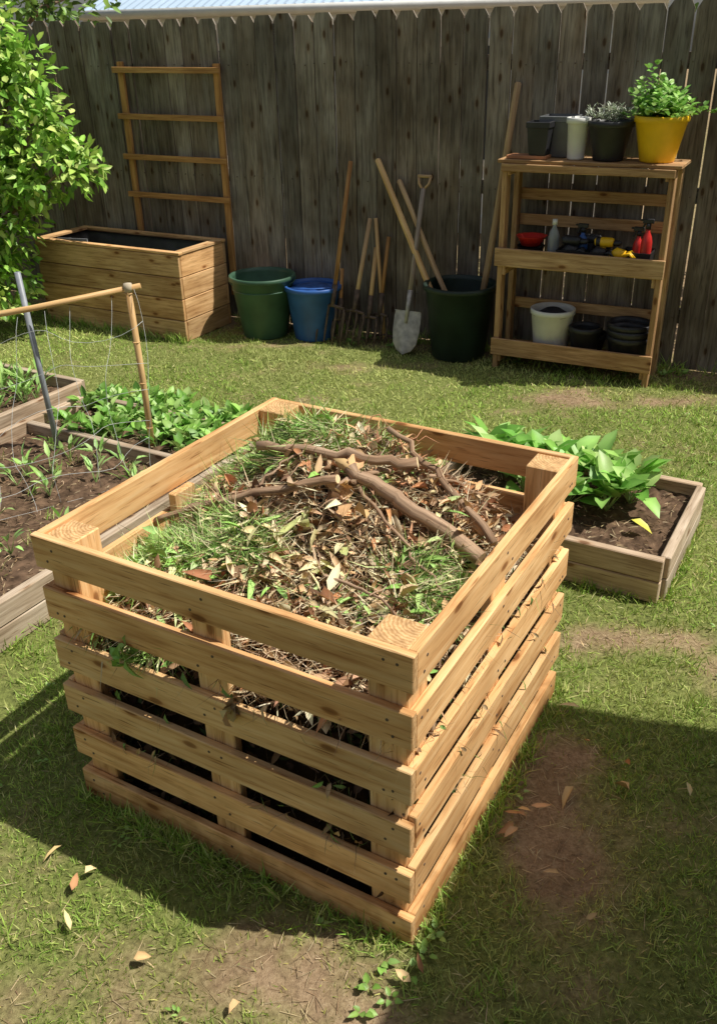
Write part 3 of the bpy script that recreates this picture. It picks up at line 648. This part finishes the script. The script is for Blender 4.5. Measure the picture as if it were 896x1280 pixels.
# ------------------------------------------------------------------ poles and tools
def pole(name,p0,p1,r,mat=M_handle):
    b=MB();p0=V(*p0);p1=V(*p1);m=(p0+p1)/2+V(rng.normal(0,.006),0,0);b.tube([p0,p0*.7+p1*.3,m,p0*.2+p1*.8,p1-nrm(p1-p0)*.01,p1],[r,r,r*1.03,r,r*.97,r*.6],10);return b.make(name,[mat])
pole('wooden_pole',(.70,6.03,.06),(.185,6.60,1.26),.021,M_bam)
pole('wooden_pole',(.80,6.05,.06),(.33,6.535,1.13),.018,M_handle)
pole('wooden_pole',(.84,6.10,.06),(1.06,6.19,1.74),.022,M_handle)
def fork(name,bot,top,n=4,w=.17,tl=.26,hr=.014,grip=True,hmat=M_handle):
    bot=V(*bot);top=V(*top);ax=nrm(top-bot);side=nrm(fx-ax*fx.dot(ax));nn=np.cross(ax,side)
    e=empty(name,tuple(bot));b=MB();sh=bot+ax*tl
    for i in range(n):
        o=(i/(n-1)-.5)*w;b.tube([sh+side*o*.9,sh+side*o-ax*.04+nn*.006,bot+side*o+ax*.08,bot+side*o],[.009,.009,.008,.003],7)
    b.tube([sh-side*w*.48,sh+ax*.012,sh+side*w*.48],[.010,.012,.010],8)
    b.tube([sh,sh+ax*.06,sh+ax*.16],[.014,.017,.021],10);b.make('tines',[M_rust],e)
    b=MB();b.tube([sh+ax*.10,sh*.5+top*.5,top],[hr,hr,hr],10)
    if grip: b.tube([top-side*.045,top+side*.045],.013,8)
    b.make('handle',[hmat],e)
fork('garden_fork',(-.20,6.40,.01),(.0,6.68,1.24),4,.20,.27,.016,grip=False,hmat=M_trel)
fork('garden_fork',(-.05,6.37,.01),(.13,6.62,.86),4,.17,.24,.016,grip=False)
fork('garden_fork',(.08,6.34,.01),(.17,6.60,.66),3,.13,.2,.016,grip=False,hmat=M_bam)
fork('hand_cultivator',(-.12,6.44,.01),(-.08,6.66,.5),3,.12,.16,.014,grip=False,hmat=M_trel)
fork('garden_fork',(.16,6.40,.01),(.26,6.57,.74),4,.14,.2,.014,grip=False,hmat=M_trel)
e=empty('garden_rake',(.24,6.4,0));b=MB();p0=V(.22,6.44,.03);p1=V(.17,6.63,.86);b.tube([p0,(p0+p1)/2,p1],.014,10);b.make('handle',[M_bam],e)
b=MB();b.tube([p0-fx*.09+Z*.02,p0+Z*.03,p0+fx*.09+Z*.02],.010,8)
for i in range(8): q_=p0+fx*(-.085+i*.0243)+Z*.02;b.tube([q_,q_+fn*.05-Z*.02],[.005,.003],6)
b.make('rake_head',[M_rust],e)
bot=V(.335,6.13,.005);top=V(.50,6.45,1.13);ax=nrm(top-bot);side=nrm(fx-ax*fx.dot(ax));nn=nrm(np.cross(side,ax))
e=empty('garden_spade',tuple(bot));b=MB()
rows=[(0,.0),(.03,.055),(.08,.088),(.16,.1),(.27,.1),(.305,.095)]
for fb in (0,1):
    for (a,w) in rows:
        for sfr in (-1,-.5,0,.5,1):
            cur=.018*(sfr**2)*(1 if w>0 else 0);b.v.append(tuple(bot+ax*a+side*w*sfr+nn*(-cur+ .004*fb)))
for fb in (0,1):
    o=fb*30
    for i in range(5):
        for j in range(4):
            q4=(o+i*5+j,o+i*5+j+1,o+(i+1)*5+j+1,o+(i+1)*5+j);b.face(q4 if fb else q4[::-1],[(0,0)]*4,0,(1,1,1,1),True)
b.tube([bot+ax*.22+nn*.004,bot+ax*.33,bot+ax*.45],[.012,.018,.019],10)
b.board(bot+ax*.305-side*.095-nn*.006,bot+ax*.305+side*.095-nn*.006,nn,.022,.004)
b.make('blade',[M_steel],e)
b=MB();b.tube([bot+ax*.40,(bot+top)/2,top-ax*.05],.0165,10);b.make('shaft',[wood('grey_handle',(.5,.43,.35),(.4,.33,.26),(.25,.2,.15),knots=False)],e)
b=MB();b.tube([top-ax*.06,top-side*.035-ax*.02,top-side*.045+ax*.03],.009,8);b.tube([top-ax*.06,top+side*.035-ax*.02,top+side*.045+ax*.03],.009,8);b.tube([top-side*.05+ax*.03,top+side*.05+ax*.03],.011,8);b.make('grip',[M_handle],e)

# ------------------------------------------------------------------ potting shelf
FL=V(.93,5.83,0);sx=nrm([.91,-.47,0]);sy=nrm([.47,.91,0]);SW=1.03;SD=.33;SH=1.33
se=empty('potting_shelf',tuple(FL+sx*SW/2+sy*SD/2));b=MB()
def sp(x,y,z=0): return FL+sx*x+sy*y+Z*z
for xx in (.0175,SW-.0175):
    b.board(sp(xx,.04,0),sp(xx,.04,SH-.021),sy,.075,.034);b.board(sp(xx,SD-.04,0),sp(xx,SD-.04,SH-.021),sy,.075,.034)
    for z in (.08,.66,1.27): b.board(sp(xx+(.028 if xx<.5 else -.028),.0,z),sp(xx+(.028 if xx<.5 else -.028),SD,z),Z,.06,.02)
for i in range(4): b.board(sp(-.03,.035+i*.087,SH-.01),sp(SW+.03,.035+i*.087,SH-.01),sy,.083,.02)
b.board(sp(0,-.011,SH-.045),sp(SW,-.011,SH-.045),Z,.045,.02)
for z in (.70,.12):
    for i in range(3): b.board(sp(.04,.055+i*.105,z-.01),sp(SW-.04,.055+i*.105,z-.01),sy,.098,.018)
b.board(sp(-.015,-.011,.745),sp(SW+.01,-.011,.745),Z,.112,.02);b.board(sp(-.01,-.011,.155),sp(SW+.01,-.011,.155),Z,.112,.02)
for z in (1.09,.93,.38): b.board(sp(.037,SD-.012,z),sp(SW-.037,SD-.012,z),Z,.07,.02)
b.make('shelf_frame',[M_shelf],se,.003)
RS=[[sx[0],sy[0],0],[sx[1],sy[1],0],[0,0,1]]
def pot(name,x,y,z,rb,rt,h,mat,sq=False,soil=True):
    p=sp(x,y,z);e=empty(name,tuple(p));b=MB()
    if sq: b.lathe(tubprof(rb,rt,h,.006,.003,.01),p,4,square=True,tilt=RS)
    else: b.lathe(tubprof(rb,rt,h,.009,.004,.01),p,28)
    b.make('pot_body',[mat],e)
    if soil:
        b=MB();b.lathe([(rt*.93,h*.85),(rt*.5,h*.88),(0,h*.88)],p,20);b.make('potting_soil',[M_soil],e)
    return e,p
pot('plant_pot',.20,.09,SH+.021,.052,.066,.19,P_black,True,False)
pot('nursery_tray',.28,.24,SH,.085,.10,.235,P_smoke,True,False)
pot('white_plant_pot',.42,.11,SH,.052,.062,.235,P_white,False,False)
e,p=pot('flower_pot',.61,.12,SH,.09,.125,.22,P_black)
parts=[]
for i in range(60):
    q_=p+V(rng.normal(0,.055),rng.normal(0,.055),.21);parts.append(rosette(q_+Z*rng.uniform(0,.07),9,.032,.010,[(.36,.4,.3),(.5,.53,.42),(.24,.3,.18)],1.0,.02))
v,t,c=merge(parts);arrmesh('grey_foliage',v,t,c,M_leaf,e)
e,p=pot('yellow_flower_pot',.89,.14,SH,.10,.145,.25,P_yel)
parts=[]
for i in range(110):
    q_=p+V(rng.normal(0,.08),rng.normal(0,.08),.23+abs(rng.normal(0,.07)));parts.append(rosette(q_,9,.045,.036,[(.24,.48,.09),(.36,.6,.14),(.46,.68,.24),(.15,.32,.05)],.9,.035))
v,t,c=merge(parts);arrmesh('green_foliage',v,t,c,M_leaf,e)
b=MB()
for i in range(3): b.board(sp(.01+i*.004,.05+i*.04,SH+.0115),sp(.26,.05+i*.04,SH+.0115),sy,.034,.018)
b.make('wood_offcuts',[plain('terracotta_wood',(.5,.22,.1),.8)],None,.002)
z=.70
e=empty('red_bowl',tuple(sp(.18,.12,z)));b=MB();b.lathe([(0,0),(.07,0),(.085,.1),(.09,.105)],sp(.18,.12,z),24);b.make('base_tin',[P_black],e)
b=MB();b.lathe([(0,.107),(.06,.107),(.095,.165),(.1,.168),(.092,.165),(.055,.12),(0,.118)],sp(.18,.12,z),28);b.make('bowl',[P_red],e)
def bottle(name,x,y,h,r,mat,capm):
    p=sp(x,y,z);e=empty(name,tuple(p));b=MB();b.lathe([(0,0),(r*.95,0),(r,.01),(r,h*.62),(r*.75,h*.74),(r*.36,h*.83),(r*.36,h*.9),(0,h*.9)],p,20);b.make('bottle_body',[mat],e)
    b=MB();b.lathe([(0,h*.88),(r*.45,h*.88),(r*.45,h),(0,h)],p,14);b.make('cap',[capm],e);return e,p
bottle('plastic_bottle',.33,.10,.28,.036,P_clear,P_white)
def spray(x,y,h,r,mat,hm):
    e,p=bottle('spray_bottle',x,y,h,r,mat,hm);b=MB();q_=p+Z*(h+.012);b.board(q_-sx*.035,q_+sx*.03,Z,.026,.022);b.board(q_-sx*.02-Z*.01,q_-sx*.035-Z*.05,sx,.012,.01);b.board(q_-sx*.035+Z*.004,q_-sx*.05+Z*.004,Z,.012,.012);b.make('trigger',[hm],e,.003)
spray(.90,.10,.29,.033,P_red,P_black);spray(.84,.16,.23,.03,P_red,P_black);spray(.50,.15,.23,.034,P_blue,P_black)
def drill(x,y,c1):
    p=sp(x,y,z+.1);e=empty('power_drill',tuple(p));b=MB();b.tube([p-sx*.07+Z*.06,p-sx*.05+Z*.062,p+sx*.03+Z*.062,p+sx*.045+Z*.06],[.02,.03,.03,.024],14,sm=True);b.board(p-sx*.03-Z*.06,p-sx*.015+Z*.05,sx,.035,.03);b.make('drill_body',[c1],e,.004)
    b=MB();b.tube([p+sx*.044+Z*.06,p+sx*.08+Z*.06,p+sx*.095+Z*.06],[.018,.017,.008],12);b.board(p-sx*.07-Z*.08,p+sx*.03-Z*.08,sy,.06,.04);b.tube([p-sx*.06+Z*.062,p-sx*.03+Z*.063],[.0305,.031],14);b.make('chuck_and_battery',[P_black],e,.004)
drill(.66,.10,P_yel);drill(.46,.08,P_black);drill(.57,.18,P_black)
def glove(x,y,mat):
    p=sp(x,y,z+.09);e=empty('garden_glove',tuple(p));b=MB();b.tube([p,p+sx*.04+Z*.02,p+sx*.09+Z*.01],[.02,.035,.03],10)
    for k in range(4):
        o=(k-1.5)*.016;b.tube([p+sx*.085+sy*o+Z*.01,p+sx*.12+sy*o*1.3+Z*.025,p+sx*(.145+.008*(k%2))+sy*o*1.5+Z*.0],[.011,.010,.006],8)
    b.tube([p+sx*.05+sy*.03,p+sx*.08+sy*.055+Z*.02],[.012,.008],8);b.make('glove_body',[mat],e)
glove(.70,.06,P_yel);glove(.40,.07,P_black);glove(.58,.06,P_black)
b=MB();pB=sp(.52,.12,z);b.lathe([(0,0),(.13,0),(.15,.11),(.144,.11),(.12,.02),(0,.02)],pB,4,square=True,tilt=RS,sx=.7);b.make('tool_crate',[P_black])
b=MB();pB=sp(.85,.14,z);b.lathe([(0,0),(.08,0),(.09,.12),(.084,.12),(.07,.02),(0,.02)],pB,4,square=True,tilt=RS);b.make('tool_crate',[P_black])
p=sp(.35,.15,.12);e=empty('white_bucket',tuple(p));b=MB();b.lathe(tubprof(.11,.138,.29,.008,.004),p,32);b.make('bucket_body',[P_white],e)
b=MB();b.lathe([(0,.25),(.05,.285),(.09,.26),(.125,.235)],p,20);b.make('contents',[plain('dark_cloth',(.03,.03,.04),.8,.4,20,bump=1)],e)
b=MB();b.tube([p+sx*.145*math.cos(a)-sy*.13*math.sin(a)+Z*(.275-.03*math.sin(a)) for a in np.linspace(0,math.pi,14)],.003,6);b.make('bail_handle',[M_steel],e)
for (xx,yy,r,h) in ((.58,.13,.10,.2),(.60,.2,.1,.14),(.86,.14,.13,.17),(.86,.14,.135,.215),(.855,.15,.137,.25)):
    pot('stacked_plant_pot',xx,yy,.12,r*.8,r,h,P_black,False,False)

# ------------------------------------------------------------------ foliage
def foliage(name,blobs,n,L,W,cols,trunk=None,mat=M_leaf,shell=.5,thr=.36):
    e=empty(name,tuple(trunk[0]) if trunk else (blobs[0][0],blobs[0][1],0))
    wts=np.array([bb[3]*bb[4]*bb[5] for bb in blobs])**.8;wts/=wts.sum();idx=rng.choice(len(blobs),n,p=wts);B=np.array(blobs)[idx]
    d=nrmA(rng.normal(size=(n,3)));r=rng.uniform(0,1,n)**shell
    P=B[:,:3]+d*B[:,3:6]*r[:,None]
    cl=fbm(P[:,0]*4+P[:,2]*3,P[:,1]*4-P[:,2]*2,61,3);k=cl>thr;P=P[k];d=d[k];r=r[k];n=len(P)
    D=d*.7+rng.normal(0,.5,(n,3))+V(0,0,-.1)
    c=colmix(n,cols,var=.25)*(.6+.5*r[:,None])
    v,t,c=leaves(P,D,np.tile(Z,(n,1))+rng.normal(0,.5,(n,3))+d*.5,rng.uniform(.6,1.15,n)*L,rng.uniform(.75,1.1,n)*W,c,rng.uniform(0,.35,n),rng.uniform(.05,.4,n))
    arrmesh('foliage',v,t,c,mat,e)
    if trunk:
        b=MB()
        base=V(*trunk[0]);r0=trunk[1]
        top=base+V(0,0,trunk[2]);b.tube([base,base*.5+top*.5+V(.04,.03,0),top],[r0,r0*.8,r0*.6],10)
        for bb in blobs:
            tgt=V(*bb[:3]);q_=base*.35+top*.65;m=(q_+tgt)/2+rng.normal(0,.08,3);b.tube([q_,m,tgt,tgt+V(*bb[3:6])*rng.uniform(-.5,.6,3)],[r0*.45,r0*.3,r0*.16,r0*.05],7)
        b.make('trunk_and_limbs',[M_bark],e)
    return e
foliage('garden_shrub',[(-2.60,6.95,1.55,.50,.36,.45),(-2.75,6.95,2.05,.52,.36,.42),(-2.35,6.9,1.25,.44,.32,.33),(-2.05,6.85,1.22,.32,.26,.20),(-2.75,6.9,.95,.48,.36,.45),(-2.8,6.85,.5,.42,.36,.42),(-3.3,7.2,1.5,.5,.4,.7),(-2.35,6.95,1.8,.34,.28,.30),(-3.1,6.9,.6,.5,.36,.5),(-2.2,6.85,1.5,.27,.22,.18)],
        8600,.10,.05,[(.30,.54,.08),(.43,.66,.13),(.19,.38,.05),(.58,.74,.2)],((-2.95,7.2,0),.05,1.0),thr=.35)
foliage('garden_tree',[(-4.4,9.3,2.7,1.3,.9,.9),(-3.4,9.6,2.6,1.0,.8,.9),(-2.75,9.3,2.3,.7,.7,.6),(-5.6,9.5,2.6,1.2,1,1),(-4.2,9.6,3.8,1.2,1,.9)],8000,.12,.055,[(.18,.32,.06),(.26,.42,.08),(.11,.2,.04)],((-4.3,9.7,0),.14,2.0),thr=.3)
foliage('garden_tree',[(4.2,6.8,2.8,1.3,1.0,.8),(5.4,6.6,3.0,1.2,1,.9),(3.2,8.0,3.0,1.1,1,.9),(4.4,7.4,3.8,1.2,1,.9)],6500,.12,.055,[(.14,.25,.045),(.22,.36,.07),(.1,.17,.035)],((4.4,7.2,0),.14,2.0))

# ------------------------------------------------------------------ neighbour house behind fence (low eave, pale blue metal roof)
ne=empty('weatherboard_house',(0,13,0))
M_wb=plain('painted_weatherboard',(.72,.78,.84),.5,.04,6);M_roof=plain('roof_metal',(.3,.31,.32),.5,.1,5);M_blue=plain('pale_blue_roof',(.42,.54,.68),.5,.06,3)
hA=V(-2.6,11.75,0);hd=nrm([5.5,-1.75,0]);hn=nrm(np.cross(hd,Z));hb=-hn
if hn[1]>0: hn,hb=-hn,hn
b=MB();LW=5.7;EH=2.30
for i in range(12):
    z=.1+i*.18;b.board(hA+Z*z+hn*.01,hA+hd*LW+Z*z+hn*.01,Z+hn*.09,.19,.018,0,tint=(1,1,1,1))
b.board(hA+hb*2+Z*1.12,hA+hd*LW+hb*2+Z*1.12,Z,2.2,3.9,0,tint=(1,1,1,1))
b.make('walls',[M_wb],ne)
b=MB()
for xx in (1.3,3.9):
    c0=hA+hd*xx+hn*.04+Z*1.35
    b.board(c0-hd*.5,c0+hd*.5,Z,1.1,.03,1)
    for s_ in (-1,1): b.board(c0+hd*.53*s_-Z*.6,c0+hd*.53*s_+Z*.6,hd,.07,.06)
    b.board(c0-hd*.56+Z*.59,c0+hd*.56+Z*.59,Z,.07,.065);b.board(c0-hd*.56-Z*.59,c0+hd*.56-Z*.59,Z,.07,.07)
b.make('windows',[P_white,plain('window_glass',(.05,.06,.07),.08,.1)],ne)
b=MB()
b.board(hA-hd*.3+hn*.32+Z*(EH-.06),hA+hd*(LW+.3)+hn*.32+Z*(EH-.06),Z,.14,.03,1,tint=(1,1,1,1));
b.tube([hA-hd*.3+hn*.40+Z*(EH-.02),hA+hd*(LW+.3)+hn*.40+Z*(EH-.02)],.05,8,1,tint=(1,1,1,1))
nr=60;rw=LW+.6
e0=hA-hd*.3+hn*.36+Z*(EH+.02);rg=hb*2.4+Z*.75;n0=len(b.v)
for i in range(nr*2+1):
    o=e0+hd*(rw*i/(nr*2))+Z*(.012 if i%2 else 0)
    for q_ in (o,o+rg,o+rg+hb*2.4-Z*.75): b.v.append(tuple(q_))
for i in range(nr*2):
    for j in (0,1):
        a=n0+i*3+j;b.face((a,a+3,a+4,a+1),[(0,0)]*4,0,(1,1,1,1))
b.make('roof',[M_blue,P_white],ne)

# ------------------------------------------------------------------ own house to the right of / behind the viewer (casts the big shadow)
K=V(2.32,2.13,2.8);d1=nrm([-.47,-.883,0]);d2=nrm([.96,-.28,0])
he=empty('brick_house',tuple(K+d1*3+d2*4-Z*2.8))
m,nt,bs=newmat('brickwork');tc=N(nt,'ShaderNodeUVMap');tc.uv_map='UVMap';bt=N(nt,'ShaderNodeTexBrick');bt.inputs['Scale'].default_value=4;bt.inputs['Color1'].default_value=(.46,.30,.2,1);bt.inputs['Color2'].default_value=(.38,.22,.14,1);bt.inputs['Mortar'].default_value=(.45,.42,.38,1)
nt.links.new(tc.outputs[0],bt.inputs['Vector']);nt.links.new(bt.outputs[0],bs.inputs['Base Color']);bs.inputs['Roughness'].default_value=.9
b=MB();i0=K+d1*.55+d2*.55-Z*2.8
cs=[i0,i0+d1*6,i0+d1*6+d2*7,i0+d2*7]
for i in range(4):
    p0,p1=cs[i],cs[(i+1)%4];n0=len(b.v);L=np.linalg.norm(p1-p0);b.v+=[tuple(p0),tuple(p1),tuple(p1+Z*2.78),tuple(p0+Z*2.78)];b.face((n0,n0+1,n0+2,n0+3),[(0,0),(L,0),(L,2.78),(0,2.78)],0,(1,1,1,1))
b.make('walls',[m],he)
b=MB();n0=len(b.v)
cs=[K,K+d1*7.1,K+d1*7.1+d2*8.1,K+d2*8.1];rd=K+d1*3.5+d2*4+Z*1.3
for zz in (0,.12):
    b.v+=[tuple(q_+Z*zz) for q_ in cs]
b.v.append(tuple(rd));b.face((n0,n0+1,n0+2,n0+3),[(0,0)]*4,1,(1,1,1,1))
for i in range(4):
    j=(i+1)%4;b.face((n0+i,n0+j,n0+4+j,n0+4+i),[(0,0)]*4,1,(1,1,1,1));b.face((n0+4+i,n0+4+j,n0+8),[(0,0)]*3,0,(1,1,1,1))
b.make('roof_and_eaves',[M_roof,P_white],he)
b=MB()
for s_,w_,zc,h_ in ((1.6,1.2,1.5,1.1),(4.2,.9,1.05,2.05)):
    nw=nrm(np.cross(d1,Z));nw=nw if nw@(-d2)>0 else -nw
    c0=i0+d1*s_+nw*.02+Z*zc;b.board(c0-d1*w_/2,c0+d1*w_/2,Z,h_,.03,1)
    for q_ in (-1,1): b.board(c0+d1*(w_/2+.03)*q_-Z*h_/2,c0+d1*(w_/2+.03)*q_+Z*h_/2,d1,.06,.06)
    b.board(c0-d1*(w_/2+.06)+Z*(h_/2+.03),c0+d1*(w_/2+.06)+Z*(h_/2+.03),Z,.06,.065)
b.make('window_and_door',[P_white,bpy.data.materials['window_glass']],he)

# ------------------------------------------------------------------ light
S=nrm([.53,-.07,.9]);el=math.asin(S[2])
w=bpy.data.worlds.new('World');scene.world=w;w.use_nodes=True;nt=w.node_tree
bg=nt.nodes.get('Background') or nt.nodes.new('ShaderNodeBackground')
sk=nt.nodes.new('ShaderNodeTexSky');sk.sky_type='NISHITA';sk.sun_disc=False;sk.sun_elevation=el;sk.sun_rotation=math.atan2(S[0],S[1]);sk.altitude=50;sk.air_density=1;sk.dust_density=2.5
hs=nt.nodes.new('ShaderNodeHueSaturation');hs.inputs['Saturation'].default_value=.5
nt.links.new(sk.outputs[0],hs.inputs['Color']);nt.links.new(hs.outputs[0],bg.inputs[0]);bg.inputs[1].default_value=.085
ld=bpy.data.lights.new('sun','SUN');ld.energy=5.0;ld.angle=math.radians(.5);ld.color=(1,.955,.86)
lo=bpy.data.objects.new('sun',ld);scene.collection.objects.link(lo);lo.rotation_mode='QUATERNION';lo.rotation_quaternion=Vector(S).to_track_quat('Z','Y');lo.location=(6,-1,10)

# ------------------------------------------------------------------ camera
p=.4895;r=-.0222
fw=V(0,math.cos(p),-math.sin(p));up=V(0,math.sin(p),math.cos(p));rt=V(1,0,0)
r2=math.cos(r)*rt+math.sin(r)*up;u2=-math.sin(r)*rt+math.cos(r)*up
cd=bpy.data.cameras.new('camera');co=bpy.data.objects.new('camera',cd);scene.collection.objects.link(co)
M=Matrix(((r2[0],u2[0],-fw[0],0),(r2[1],u2[1],-fw[1],0),(r2[2],u2[2],-fw[2],2.0086),(0,0,0,1)));co.matrix_world=M
cd.sensor_fit='VERTICAL';cd.sensor_height=24;cd.lens=1114.5/1280*24;cd.clip_end=400;cd.clip_start=.05
scene.camera=co
scene.view_settings.view_transform='Standard';scene.view_settings.look='None';scene.view_settings.exposure=0
